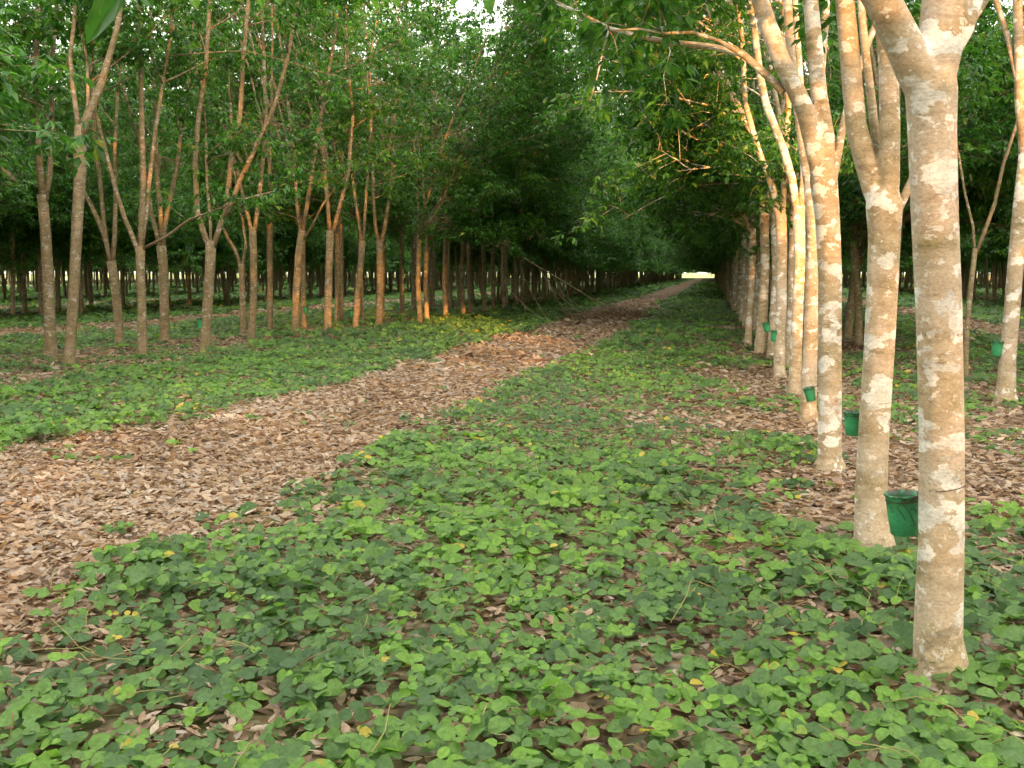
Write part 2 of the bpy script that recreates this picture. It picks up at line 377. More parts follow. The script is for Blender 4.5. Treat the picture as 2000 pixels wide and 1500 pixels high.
# hand-described trees: limbs as (photo x, photo y) with radii in metres, all at the distance of their foot
def posed(seed, foot, trunk, limbs, sides=14, side=-1, nb=7, boughs=(), rest=5.5, dy=0.0):
    G = ground(*foot); T = Tree(seed); T.main = Tubes(); loc = Vector((G.x, G.y, 0))
    def P(x, y, off=0.0): return at(x, y, G.y + off) - loc
    tp = [Vector((0, 0, -.12)), Vector((0, 0, .005)), Vector((0, 0, .09))] + [P(x, y) for x, y, r in trunk]
    tr = [trunk[0][2] * 1.65, trunk[0][2] * 1.38, trunk[0][2] * 1.14] + [r for x, y, r in trunk]
    T.main.add(tp, tr, sides, True, T.rng, .018)
    for k, (off, pl) in enumerate(limbs):
        n = len(pl); pts = [P(x, y, off * i / max(n - 1, 1)) for i, (x, y, r) in enumerate(pl)]
        rad = [r for x, y, r in pl]
        T.main.add(pts, rad, max(sides - 4, 6), True, T.rng, .012)
        d = (pts[-1] - pts[-2]).normalized()
        z = pts[-1].z; ln = max(2.0, 13 - z) * T.rng.uniform(.75, .95) if rad[-1] > .03 else 1.6
        if ln > 1.7: T.grow_up(pts[-1] - d * .02, d, rad[-1] * .97, ln, nb, (side * .8, 0), 8, .06)
        else: T.branch(pts[-1], d, ln, rad[-1])
        if z > 3.6:
            for q in range(2):
                i = n - 2; a = pts[i].lerp(pts[i + 1], T.rng.random()); th = T.rng.normal(math.pi if side < 0 else 0, .9)
                if a.z > 3.3: T.branch(a, Vector((math.cos(th), math.sin(th), .5)), T.rng.uniform(1.2, 2.2), .02)
    for off, pl, rr in boughs:       # slender side boughs, twigs and leaves towards the end
        n = len(pl); pts = [P(x, y, off * i / (n - 1)) for i, (x, y) in enumerate(pl)]
        T.t.add(pts, [rr * (1 - .7 * i / (n - 1)) for i in range(n)], 7, True, T.rng, .02)
        for i in range(n // 2, n):
            a = (pts[i] - pts[i - 1]).normalized()
            for q in range(2):
                T.twig(pts[i], a * .5 + Vector(T.rng.normal(0, .6, 3)), T.rng.uniform(.4, .8), max(rr * .3, .006), -.03)
    return T, loc

def fuse(me, voxel):
    """blend forks of a near trunk into one skin"""
    o = bpy.data.objects.new('tmp', me); C.objects.link(o)
    m = o.modifiers.new('r', 'REMESH'); m.mode = 'VOXEL'; m.voxel_size = voxel; m.use_smooth_shade = True
    s = o.modifiers.new('s', 'SMOOTH'); s.iterations = 6; s.factor = .6
    bpy.context.view_layer.update()
    ev = o.evaluated_get(bpy.context.evaluated_depsgraph_get())
    new = bpy.data.meshes.new_from_object(ev); new.name = me.name
    bpy.data.objects.remove(o); return new

def join_meshes(name, parts):
    co, q, n = [], [], 0; tris = False
    import bmesh
    bm = bmesh.new()
    for p in parts: bm.from_mesh(p)
    me = bpy.data.meshes.new(name); bm.to_mesh(me); bm.free()
    for p in me.polygons: p.use_smooth = True
    return me
def tree_object(mesh_t, mesh_c, loc, rot, scale, label, group, barkmat):
    e = bpy.data.objects.new('rubber_tree', None); C.objects.link(e)
    e.location = loc; e.rotation_euler = (0, 0, rot); e.scale = (scale,) * 3; e.empty_display_size = .3
    tag(e, label, 'tree', group)
    for nm, me, m in (('trunk', mesh_t, barkmat), ('crown', mesh_c, M_leaf)):
        o = bpy.data.objects.new(nm, me); C.objects.link(o); o.parent = e
        if not me.materials: me.materials.append(m)
    return e

taken = []     # feet of the posed trees
def put_posed(seed, foot, trunk, limbs, label, group, side=-1, voxel=None, pale=False, sides=14, boughs=(), nb=7, thin=1.0):
    T, loc = posed(seed, foot, trunk, limbs, sides, side, nb, boughs)
    if voxel: mt = join_meshes('trunk', [fuse(T.main.mesh('trunk'), voxel), T.t.mesh('t')])
    else: mt = join_meshes('trunk', [T.main.mesh('trunk'), T.t.mesh('t')])
    co, q, t = T.leaves(7, 1.0, LEAF5, thin)
    mc = quads_mesh('crown', co, q, t, False)
    taken.append((loc.x, loc.y))
    return tree_object(mt, mc, loc, 0, 1, label, group, M_bark_pale if pale else M_bark), loc

NEARROW = 'rubber trees of the row beside the grass strip'
LEFTROW = 'rubber trees of the double row across the leaf path'
# ---- the row on the near side of the path
put_posed(11, (1835, 1330), [(1832, 1240, .090), (1838, 1050, .084), (1839, 850, .082), (1833, 600, .083), (1825, 400, .084), (1820, 250, .086), (1819, 175, .092), (1820, 140, .08)],
    [(.15, [(1820, 190, .07), (1833, 110, .080), (1842, 40, .083), (1848, -40, .080), (1858, -200, .075), (1880, -500, .06)]),
     (-.1, [(1815, 205, .06), (1790, 140, .072), (1760, 75, .068), (1722, 0, .064), (1670, -90, .058), (1580, -260, .05), (1500, -420, .045)]),
     (.3, [(1850, 120, .03), (1880, 60, .038), (1905, -10, .036), (1945, -120, .032), (1990, -280, .028)])],
    'pale blotched rubber tree, thickest trunk, wide fork, closest to the viewer', NEARROW, voxel=.009, pale=True, sides=28, nb=7, thin=.85)
put_posed(12, (1706, 1080), [(1703, 1030, .098), (1701, 960, .088), (1706, 850, .085), (1716, 700, .083), (1723, 560, .084), (1727, 460, .088), (1727, 400, .10), (1724, 370, .08)],
    [(.1, [(1722, 420, .05), (1705, 370, .058), (1686, 300, .060), (1672, 245, .058), (1661, 122, .055), (1650, 0, .052), (1635, -170, .046), (1615, -400, .04)]),
     (-.1, [(1734, 420, .055), (1737, 350, .056), (1738, 245, .055), (1735, 122, .052), (1722, 0, .05), (1712, -150, .045), (1725, -400, .04)]),
     (.4, [(1722, 350, .02), (1714, 300, .028), (1700, 180, .026), (1685, 52, .024), (1675, -90, .02)]),
     (.25, [(1745, 430, .02), (1760, 398, .026), (1782, 350, .024), (1815, 280, .022), (1850, 180, .02)])],
    'pale rubber tree with V fork, white blotches and a flared foot, second along its row', NEARROW, voxel=.010, pale=True, sides=24, nb=8, thin=1.0)
put_posed(13, (1620, 920), [(1620, 900, .10), (1621, 800, .092), (1621, 660, .092), (1621, 540, .093), (1616, 430, .095), (1608, 350, .105), (1606, 315, .09)],
    [(-.1, [(1606, 370, .06), (1590, 290, .07), (1573, 217, .073), (1549, 165, .073), (1524, 115, .072), (1502, 55, .07), (1484, 0, .066), (1460, -100, .06), (1430, -260, .05)]),
     (.2, [(1614, 360, .06), (1614, 270, .066), (1600, 190, .066), (1592, 100, .064), (1583, 0, .06), (1570, -140, .055), (1580, -320, .045)]),
     (.4, [(1625, 370, .03), (1636, 305, .034), (1645, 252, .033), (1660, 190, .03), (1690, 100, .028), (1720, 20, .026)])],
    'rubber tree with a long slender bough arching left over the grass, third along its row', NEARROW, voxel=.012, pale=True, sides=20, nb=8, thin=1.0,
    boughs=[(.3, [(1530, 180), (1500, 150), (1450, 105), (1387, 91), (1300, 82), (1230, 66), (1190, 55), (1130, 25), (1075, -2)], .035),
            (-.3, [(1452, 108), (1405, 80), (1352, 63), (1300, 65), (1250, 56), (1190, 60)], .02)])
put_posed(14, (1580, 826), [(1579, 800, .085), (1582, 700, .078), (1587, 560, .076), (1590, 450, .076), (1585, 350, .085)],
    [(-.1, [(1585, 400, .05), (1572, 310, .055), (1560, 215, .052), (1545, 110, .048), (1538, 0, .045), (1530, -120, .04)]),
     (.2, [(1588, 400, .05), (1594, 300, .05), (1600, 180, .046), (1610, 60, .042), (1620, -80, .036)])],
    'slim pale rubber tree standing just behind the third trunk of its row', NEARROW, pale=True, sides=14)
put_posed(15, (1553, 772), [(1552, 745, .085), (1556, 650, .075), (1562, 507, .072), (1560, 402, .08)],
    [(-.1, [(1560, 440, .05), (1547, 350, .052), (1530, 290, .05), (1496, 203, .047), (1485, 150, .045), (1466, 0, .04), (1450, -60, .035)]),
     (.2, [(1561, 430, .045), (1570, 340, .045), (1568, 230, .042), (1560, 110, .04), (1552, 0, .036)])],
    'slim rubber tree forking at half height, fifth trunk along its row', NEARROW, pale=True, sides=12)
put_posed(16, (1523, 740), [(1522, 715, .085), (1526, 600, .08), (1527, 480, .08), (1525, 420, .085)],
    [(-.1, [(1524, 450, .05), (1510, 370, .05), (1480, 290, .045), (1455, 200, .04), (1450, 80, .036)]),
     (.2, [(1526, 450, .05), (1532, 340, .048), (1540, 200, .045), (1530, 60, .04)])],
    'rubber tree with a small green bucket on its left, sixth trunk along its row', NEARROW, pale=True, sides=12)
# ---- second row on the right
put_posed(21, (1964, 792), [(1964, 770, .115), (1968, 700, .095), (1977, 600, .09), (1985, 500, .09), (1995, 400, .09), (2005, 300, .085)],
    [(0, [(2003, 330, .06), (1992, 200, .06), (1990, 80, .055), (1985, -60, .05)]), (.2, [(2006, 330, .055), (2030, 200, .055), (2060, 60, .05)]),
     (.3, [(1985, 150, .03), (1968, 70, .035), (1945, 0, .032), (1915, -90, .03)])],
    'leaning rubber tree in the far right row with a green bucket hooked beside it', 'rubber trees of the second row behind the near trunks', side=1, pale=True, sides=14)
put_posed(22, (1886, 742), [(1886, 720, .042), (1888, 650, .038), (1896, 560, .037), (1905, 485, .036)],
    [(0, [(1905, 500, .028), (1922, 455, .03), (1942, 400, .027), (1960, 320, .024), (1990, 230, .02)]), (.2, [(1904, 495, .02), (1900, 440, .02), (1885, 380, .018), (1872, 300, .015)])],
    'thin young rubber tree with a bent stem behind the thickest trunk', 'rubber trees of the second row behind the near trunks', side=1, sides=8, nb=4)
put_posed(23, (1657, 667), [(1656, 655, .10), (1662, 600, .09), (1672, 540, .085), (1678, 500, .08)],
    [(0, [(1676, 520, .05), (1672, 450, .05), (1665, 380, .045), (1655, 250, .04)]), (.3, [(1680, 520, .055), (1690, 450, .055), (1700, 380, .05), (1705, 280, .045)])],
    'low forked rubber tree seen between the second and third pale trunks', 'rubber trees of the second row behind the near trunks', side=1, sides=10)
# ---- first row across the path
put_posed(31, (135, 714), [(136, 690, .095), (142, 600, .088), (150, 450, .09), (156, 340, .10), (156, 280, .105), (157, 245, .09)],
    [(0, [(158, 275, .07), (166, 240, .075), (182, 203, .07), (200, 157, .062), (211, 119, .055), (222, 80, .05), (232, 40, .045), (240, -60, .04)]),
     (.4, [(155, 265, .045), (149, 220, .045), (140, 154, .04), (137, 110, .036), (145, 40, .032), (150, -50, .028)]),
     (.5, [(163, 300, .03), (168, 250, .034), (172, 190, .03), (170, 120, .026)])],
    'tall rubber tree forking high with a thick bent right limb, first trunk across the path', LEFTROW, side=1, sides=14)
put_posed(32, (278, 698), [(278, 680, .092), (277, 600, .085), (274, 520, .085), (274, 480, .09)],
    [(-.2, [(272, 500, .045), (262, 470, .05), (245, 430, .046), (228, 378, .043), (211, 315, .04), (186, 217, .035), (172, 150, .03)]),
     (0, [(274, 500, .06), (276, 440, .06), (280, 350, .056), (277, 245, .052), (275, 120, .045), (272, 0, .04)]),
     (.3, [(276, 490, .045), (285, 420, .046), (292, 350, .042), (304, 252, .038), (320, 150, .032)])],
    'rubber tree with a low fork and a pale bough reaching far right', LEFTROW, side=1, sides=12,
    boughs=[(-.8, [(278, 486), (300, 475), (325, 462), (367, 430), (420, 410), (480, 388), (540, 372)], .03)])
put_posed(33, (400, 689), [(400, 670, .105), (405, 600, .10), (410, 520, .10), (412, 470, .105)],
    [(-.2, [(410, 490, .055), (398, 455, .06), (385, 413, .057), (381, 315, .053), (388, 227, .048), (402, 140, .043), (410, 0, .038)]),
     (0, [(414, 490, .055), (427, 450, .058), (443, 400, .055), (451, 315, .052), (469, 224, .047), (476, 105, .043), (486, 0, .036)]),
     (-.4, [(440, 425, .045), (455, 390, .05), (469, 350, .048), (507, 273, .045), (535, 210, .04), (560, 122, .034), (582, 0, .03)]),
     (.3, [(412, 485, .03), (411, 440, .032), (404, 350, .03), (402, 260, .025)])],
    'stout rubber tree with a dark knot and four limbs spreading from one fork', LEFTROW, side=1, sides=14)
put_posed(34, (491, 668), [(491, 650, .09), (495, 580, .085), (495, 500, .083), (493, 445, .085)],
    [(0, [(493, 460, .045), (484, 420, .045), (474, 380, .04), (455, 300, .035), (450, 200, .03)]), (.2, [(495, 460, .055), (502, 420, .055), (510, 350, .05), (520, 240, .045), (515, 100, .04)])],
    'rubber tree with a clean trunk and narrow fork, fourth across the path', LEFTROW, side=1, sides=12)
put_posed(35, (577, 659), [(577, 645, .095), (578, 580, .09), (583, 500, .088), (590, 450, .085)],
    [(0, [(590, 460, .055), (600, 400, .055), (612, 320, .05), (630, 200, .042)]), (.2, [(588, 465, .05), (580, 400, .045), (575, 300, .04), (560, 180, .035)]),
     (-.2, [(592, 470, .03), (610, 440, .03), (630, 400, .026), (660, 360, .02)])],
    'dark leaning rubber tree with a bushy low crown, fifth across the path', LEFTROW, side=1, sides=12)
put_posed(36, (640, 655), [(640, 640, .10), (641, 580, .095), (643, 510, .095), (645, 450, .095)],
    [(0, [(645, 465, .06), (640, 400, .055), (632, 300, .05), (625, 180, .04)]), (.2, [(647, 465, .055), (662, 410, .055), (680, 340, .05), (690, 220, .04)])],
    'brown rubber tree with forked top, sixth across the path', LEFTROW, side=1, sides=10)
put_posed(37, (695, 646), [(695, 630, .09), (699, 570, .088), (706, 500, .088), (708, 470, .09)],
    [(0, [(708, 480, .05), (700, 430, .045), (690, 360, .04), (680, 280, .035)]), (.2, [(709, 480, .05), (714, 400, .045), (720, 320, .04)])],
    'rubber tree with a curved trunk, seventh across the path', LEFTROW, side=1, sides=10)
put_posed(38, (741, 638), [(741, 625, .115), (742, 560, .10), (742, 500, .10), (742, 470, .105)],
    [(0, [(741, 485, .055), (733, 440, .055), (729, 380, .05), (728, 300, .04)]), (.2, [(743, 485, .06), (752, 440, .058), (762, 380, .05), (768, 300, .045)])],
    'grey stout rubber tree with a tulip shaped fork, eighth across the path', LEFTROW, side=1, sides=10)
# ---- second row across the path
put_posed(41, (98, 699), [(99, 680, .12), (97, 620, .10), (93, 520, .10), (88, 440, .095), (82, 380, .095)],
    [(0, [(84, 395, .06), (78, 330, .065), (72, 230, .055), (70, 130, .05), (75, 0, .04)]), (.3, [(88, 395, .05), (97, 340, .055), (102, 260, .05), (100, 150, .042), (110, 20, .035)])],
    'rubber tree with its trunk bowed left, standing behind the first trunk across the path', LEFTROW, side=-1, sides=12)
put_posed(42, (233, 679), [(233, 660, .10), (229, 600, .095), (222, 540, .095), (217, 510, .10)],
    [(0, [(217, 520, .05), (207, 470, .055), (192, 430, .052), (175, 395, .045), (150, 350, .035)]), (.3, [(213, 500, .045), (203, 440, .05), (197, 370, .045), (185, 260, .04), (180, 160, .03)]),
     (.2, [(220, 520, .05), (224, 460, .05), (226, 390, .045), (224, 300, .04), (230, 180, .03)])],
    'brown rubber tree whose limbs fan out to the left from a low fork', LEFTROW, side=-1, sides=12)
put_posed(43, (322, 672), [(322, 655, .11), (321, 600, .105), (319, 520, .105), (315, 480, .11)],
    [(0, [(314, 495, .055), (305, 450, .055), (296, 420, .05), (288, 350, .04)]), (.3, [(317, 495, .06), (322, 440, .055), (330, 400, .05), (345, 330, .045), (355, 250, .035)]),
     (.2, [(316, 470, .05), (312, 400, .055), (306, 330, .05), (303, 230, .045)])],
    'sunlit orange rubber tree with a cup shaped fork beside the low forked tree', LEFTROW, side=-1, sides=12)
put_posed(44, (475, 653), [(475, 640, .085), (474, 580, .08), (472, 530, .08), (471, 515, .085)],
    [(0, [(471, 525, .05), (460, 490, .05), (445, 465, .045), (433, 440, .035), (420, 390, .03)]), (.3, [(473, 525, .045), (480, 480, .04), (474, 430, .036), (464, 390, .03)])],
    'slender rubber tree with a crooked left limb, set back in the double row', LEFTROW, side=-1, sides=10)

# ---- all the other trees: shared shapes
VAR = []
for k in range(9):
    T = generic(100 + k, fork=[2.4, 3.0, 2.2, 3.4, 2.7, 2.5, 3.1, 2.9, 2.3][k], r=[.09, .085, .095, .08, .1, .088, .075, .09, .082][k], H=[13, 14, 12.5, 14, 13.5, 13, 14.5, 13, 13.5][k], lean=[0, .3, -.2, .1, 0, -.3, .2, 0, .15][k])
    co, q, t = T.leaves(7)
    mt, mc = T.t.mesh('trunk'), quads_mesh('crown', co, q, t, False)
    mt.materials.append(M_bark); mc.materials.append(M_leaf)
    VAR.append((mt, mc))
for k in range(5):       # trees of the near row: limbs sweep over the path, bare low down
    T = generic(300 + k, fork=[3.1, 2.7, 3.3, 2.6, 3.0][k], r=[.086, .08, .09, .078, .084][k], H=[14, 14.5, 13.5, 14, 14.5][k], nl=[4, 3, 4, 3, 4][k], nb=9, bias=1.1, lowb=3, skirt=2, over=.38, low0=.22)
    co, q, t = T.leaves(7)
    mt, mc = T.t.mesh('trunk'), quads_mesh('crown', co, q, t, False)
    mt.materials.append(M_bark); mc.materials.append(M_leaf)
    VAR.append((mt, mc))
for k in range(5):
    mt = VAR[9 + k][0]; VAR.append((mt.copy(), VAR[9 + k][1])); mt.materials.clear(); mt.materials.append(M_bark_pale)
rg = np.random.default_rng(5)
def off_ray(x, y, tx=-3.0, ty=21.5):      # distance of a tree from the line along which low sun reaches the path
    dx, dy = math.sin(R(SUN_AZ)), math.cos(R(SUN_AZ)); return abs((x - tx) * dy - (y - ty) * dx)
cands, behind = [], []
def bendL(y): return min(max((y - 16) * .07, 0), 1.5)
for k in range(-10, 5):
    for sd in (-1, 1):
        cx = 2.2 + PER * k + sd * 1.15
        y = rg.uniform(-26, -23) if k >= 0 else rg.uniform(-16, -14)
        end = ROW_END + rg.uniform(-2, 2)
        while y < end:
            x = cx + rg.normal(0, .12)
            if k == -1: x += bendL(y) * .9 + (.2 if sd == 1 else -.1)
            yy = y + rg.normal(0, .18)
            y += (1.62 if k == 0 and sd == -1 else 1.6 if k == -1 else 1.8 if k == 0 else 2.05)
            if not ((EDGE_L if y < STEP_Y else EDGE_FAR) + 2 < x < EDGE_R - 2): continue
            # clearing round the viewer, so the fore ground lies open to the sky
            if k == 0 and -6 < yy < (16.6 if sd == -1 else 11): continue
            if k == 0 and sd == 1 and yy < 26 and any(abs(yy - b) < 1.4 for b in (13.3, 16.4, 25.2)): continue
            if k == -1 and 14.2 < yy < (30.3 if sd == 1 else 25.8): continue
            if k == -1 and -8 < yy < 9.5: continue
            if k == -1 and sd == 1 and -8 < yy < 15: continue
            if yy < -6 and rg.random() < (.22 if k < 1 else .55): continue
            if k == 0 and sd == 1 and yy > 11 and rg.random() < .25: continue
            if rg.random() < .05: continue
            if yy < -6 and off_ray(x, yy) < 2.6: continue  # unseen rows behind the viewer, thinned and gapped to shape the sun patches
            f, r_ = proj(x, yy)
            face = 0 if sd == 1 else math.pi       # open side towards the neighbouring path
            rot = face + rg.normal(0, .45)
            rec = (x, yy, rot, rg.uniform(.86, 1.1) * (1.2 if yy < -6 else 1.42 if k == -1 and yy < 15.3 else 1), (9 + int(rg.integers(0, 5))) if k == 0 and sd == -1 and yy < 55 else (14 + int(rg.integers(0, 5))) if k == -1 and 20 < yy < 44 else int(rg.integers(0, 9)), k, sd)
            inview = f > 2 and abs(r_) < f * .53 + 3
            if inview: cands.append((math.hypot(f, r_) * (1.0 if k in (0, -1) else 1.15), rec))
            elif f > -30 and abs(r_) < max(f, 0) * .75 + 26: behind.append(rec)
cands.sort(key=lambda c: c[0])
NIND = 270
def label_for(x, y, k, sd):
    if k == 0 and sd == -1: return 'slim pale rubber tree further down the close packed near row', NEARROW
    if k == 0: return 'rubber tree further down the second row behind the near trunks', 'rubber trees of the second row behind the near trunks'
    if k == -1 and sd == 1: return 'rubber tree farther along the front row across the leaf path', LEFTROW
    if k == -1: return 'rubber tree farther along the back row across the leaf path', LEFTROW
    if k == -2: return 'rubber tree in the double row beyond the second leaf path', 'rubber trees beyond the second path'
    if k < -2: return 'dark rubber tree deep in the plantation towards the pale field', 'rubber trees deep towards the field'
    return 'dark rubber tree in the rows beyond the pinkish leaf path', 'rubber trees beyond the path behind the near row'
for d, (x, y, rot, sc, v, k, sd) in cands[:NIND]:
    lb, gp = label_for(x, y, k, sd)
    tree_object(VAR[v][0], VAR[v][1], (x, y, 0), rot, sc, lb, gp, None)
rest = [c[1] for c in cands[NIND:]] + behind + [(x_, -75 + rg.normal(0, 3.0), rg.uniform(0, 6.28), rg.uniform(.98, 1.07) * (.94 if 36 < x_ < 47 else 1), int(rg.integers(0, 9)), 9, 1) for x_ in np.arange(5, 72, .42) if off_ray(x_, -75) > 2.0] + [(x_, y_, 1.0 + x_, s_, int(abs(x_)) % 9, 9, 1) for x_, y_, s_ in ((-5.6, 322, .55), (-1.2, 345, .5), (-8.5, 350, .6), (.9, 330, .5), (-3.6, 420, .9), (3, 430, .9), (-12, 420, 1.0))]  # includes an unseen treeline added behind the viewer to block low sun, gap left

# far trees, trees out of view and the added sun-blocking treeline: one object instancing the shared shapes on points
src = bpy.data.collections.new('tree_shapes')
for k, (mt, mc) in enumerate(VAR):
    import bmesh
    bm = bmesh.new(); bm.from_mesh(mt); nf = len(bm.faces)
    me = bpy.data.meshes.new('far_tree')
    a = bm.verts.layers.float.get('tint') or bm.verts.layers.float.new('tint')
    bm.from_mesh(mc)
    bm.faces.ensure_lookup_table()
    for i in range(nf, len(bm.faces)): bm.faces[i].material_index = 1
    me.materials.append(M_bark); me.materials.append(M_leaf); bm.to_mesh(me); bm.free()
    src.objects.link(bpy.data.objects.new('far_tree_%02d' % k, me))
pm = bpy.data.meshes.new('far_and_shade_trees'); pm.vertices.add(len(rest))
pm.vertices.foreach_set('co', np.array([(r_[0], r_[1], 0) for r_ in rest], np.float32).ravel())
for nm, typ, vals in (('rotz', 'FLOAT', [r_[2] for r_ in rest]), ('size', 'FLOAT', [r_[3] for r_ in rest]), ('kind', 'INT', [r_[4] for r_ in rest])):
    at_ = pm.attributes.new(nm, typ, 'POINT'); at_.data.foreach_set('value', vals)
fo = bpy.data.objects.new('far_and_shade_trees', pm); C.objects.link(fo)
tag(fo, 'mass of far rubber trees closing the view at the end of the rows, with unseen trees added to block low sun', None, None, 'stuff')
g = bpy.data.node_groups.new('far_and_shade_trees', 'GeometryNodeTree')
g.interface.new_socket('Geometry', in_out='INPUT', socket_type='NodeSocketGeometry'); g.interface.new_socket('Geometry', in_out='OUTPUT', socket_type='NodeSocketGeometry')
gi, go = g.nodes.new('NodeGroupInput'), g.nodes.new('NodeGroupOutput')
ci = g.nodes.new('GeometryNodeCollectionInfo'); ci.inputs['Collection'].default_value = src; ci.inputs['Separate Children'].default_value = True; ci.inputs['Reset Children'].default_value = True
io = g.nodes.new('GeometryNodeInstanceOnPoints'); io.inputs['Pick Instance'].default_value = True
def attr(nm, dt):
    a = g.nodes.new('GeometryNodeInputNamedAttribute'); a.data_type = dt; a.inputs['Name'].default_value = nm; return a.outputs[0]
cx_ = g.nodes.new('ShaderNodeCombineXYZ'); g.links.new(attr('rotz', 'FLOAT'), cx_.inputs[2])
g.links.new(gi.outputs[0], io.inputs['Points']); g.links.new(ci.outputs[0], io.inputs['Instance'])
g.links.new(attr('kind', 'INT'), io.inputs['Instance Index']); g.links.new(cx_.outputs[0], io.inputs['Rotation']); g.links.new(attr('size', 'FLOAT'), io.inputs['Scale'])
g.links.new(io.outputs[0], go.inputs[0])
md = fo.modifiers.new('far_and_shade_trees', 'NODES'); md.node_group = g
print('individual', NIND + len(taken), 'rest', len(rest), 'cands', len(cands))

# ------------------------------------------------------------------ ground, paths
def grid_noise(seed, cell):
    r = np.random.default_rng(seed); tb = r.random((256, 256))
    def f(x, y):
        x = np.asarray(x) / cell + 500.3; y = np.asarray(y) / cell + 500.7
        i = np.floor(x).astype(int); j = np.floor(y).astype(int); u = x - i; v = y - j
        u = u * u * (3 - 2 * u); v = v * v * (3 - 2 * v)
        a = tb[i % 256, j % 256]; b = tb[(i + 1) % 256, j % 256]; c = tb[i % 256, (j + 1) % 256]; d = tb[(i + 1) % 256, (j + 1) % 256]
        return (a * (1 - u) + b * u) * (1 - v) + (c * (1 - u) + d * u) * v
    return f
n1, n2, n3 = grid_noise(1, 1.1), grid_noise(2, .42), grid_noise(3, 3.0)
gm = quads_mesh('ground', [(-900, -300, 0), (900, -300, 0), (900, 1500, 0), (-900, 1500, 0)], [(0, 1, 2, 3)], None, False)
tag(link('ground', gm, ground_material()), 'plantation floor of brown leaf litter and green creeper', None, None, 'structure')
M_path = path_material()
def path_edges(k, y):
    """left and right edge of path k at y (arrays)"""
    y = np.asarray(y, float)
    wob = (n3(y * 1.7, k * 31.0 + y * 0) - .5) * .7 + (n1(y * 1.3, 5 + y * 0) - .5) * .35
    wo2 = (n3(y * 1.7, k * 31.0 + 77 + y * 0) - .5) * .7 + (n2(y, 9 + y * 0) - .5) * .25
    if k == 0:
        l = np.interp(y, [-30, 4, 7.5, 13, 26, 60, 180, 300], [-6.2, -6.0, -5.85, -5.3, -5.0, -4.7, -4.4, -4.2])
        r = np.interp(y, [-30, 4.7, 7.3, 13.8, 26, 60, 180, 300], [-3.1, -2.95, -3.0, -2.7, -2.4, -2.2, -2.0, -2.0])
    elif k == 1:
        l, r = 6.7 + 0 * y, 8.6 + 0 * y
    else:
        c = PATH0 - PER * (-k) + np.interp(y, [20, 60], [.2, 1.2]); l, r = c - 1.25, c + 1.25
    rag = (n2(y * 2.3, 50 + y * 0) - .5) * .35
    return l + wob * .75 + rag, r + wo2 * .75 - rag
for k in (0, -1, -2, -3, 1, 2):
    if k == 2: continue
    ys = np.concatenate([np.arange(-20, 40, .25), np.arange(40, ROW_END + 2, 1.5)]); l, r = path_edges(k, ys)
    co = [(a, y, .004) for a, y in zip(l, ys)] + [(b, y, .004) for b, y in zip(r, ys)]; m = len(ys)
    me = quads_mesh('path', co, [(i, m + i, m + i + 1, i + 1) for i in range(m - 1)], None, False)
    tag(link('path', me, M_path), {0: 'wide straight path of dry fallen leaves crossing the open strip', -1: 'second leaf strewn path, seen between the trunks across the grass', -2: 'third leaf strewn path, dim and far behind the double row', -3: 'last leaf strewn path before the pale open field', 1: 'pinkish leaf path behind the thickest pale trunk'}[k], None, None, 'structure')

def in_path(x, y, pad=0.0):
    res = np.zeros(len(x), bool)
    for k in (0, -1, -2, -3, 1):
        l, r = path_edges(k, y); res |= (x > l - pad) & (x < r + pad)
    return res
def cover_amount(x, y):
    """0..1 how thick the creeper grows"""
    u = np.abs(((x - 2.2 + PER / 2) % PER) - PER / 2)             # distance from the middle of a double row
    c = .55 + (n1(x, y) - .5) * 1.3 + (n2(x, y) - .5) * .6
    bare = np.clip((2.5 - u) / 1.1, 0, 1)
    c = c + .35 - bare * .62
    left = (x < -5) & (x > -14)
    c = np.where(left, c + .40 - .14 * bare * (n3(x, y) > .35), c)
    # grass strip right of the path: closed creeper
    strip = (x > -4) & (x < -.25); c = np.where(strip, np.maximum(c, .74 + (n1(x + 9, y) - .5) * .9), c)
    near = (x > -.9) & (x < 5) & (y < 17); c = np.where(near, c + .06 - .5 * np.clip((n3(x * 1.4 + 5, y * 1.4) - .42) * 4, 0, 1), c)
    edge = in_path(x, y, 0.0); c = np.where(edge, (n2(x + 3, y) > .88) * .35, c)
    return np.clip(c, 0, 1)
rs = np.random.default_rng(77)
def region(fmin, fmax, dens, spread=.62):
    """random points in a wedge of the floor before the viewer"""
    A = (fmax ** 2 - fmin ** 2) * spread; n = int(A * dens)
    f = np.sqrt(rs.uniform(fmin ** 2, fmax ** 2, n)); r = rs.uniform(-1, 1, n) * f * spread
    # world
    x = r * CY - f * SY; y = r * SY + f * CY
    return x, y
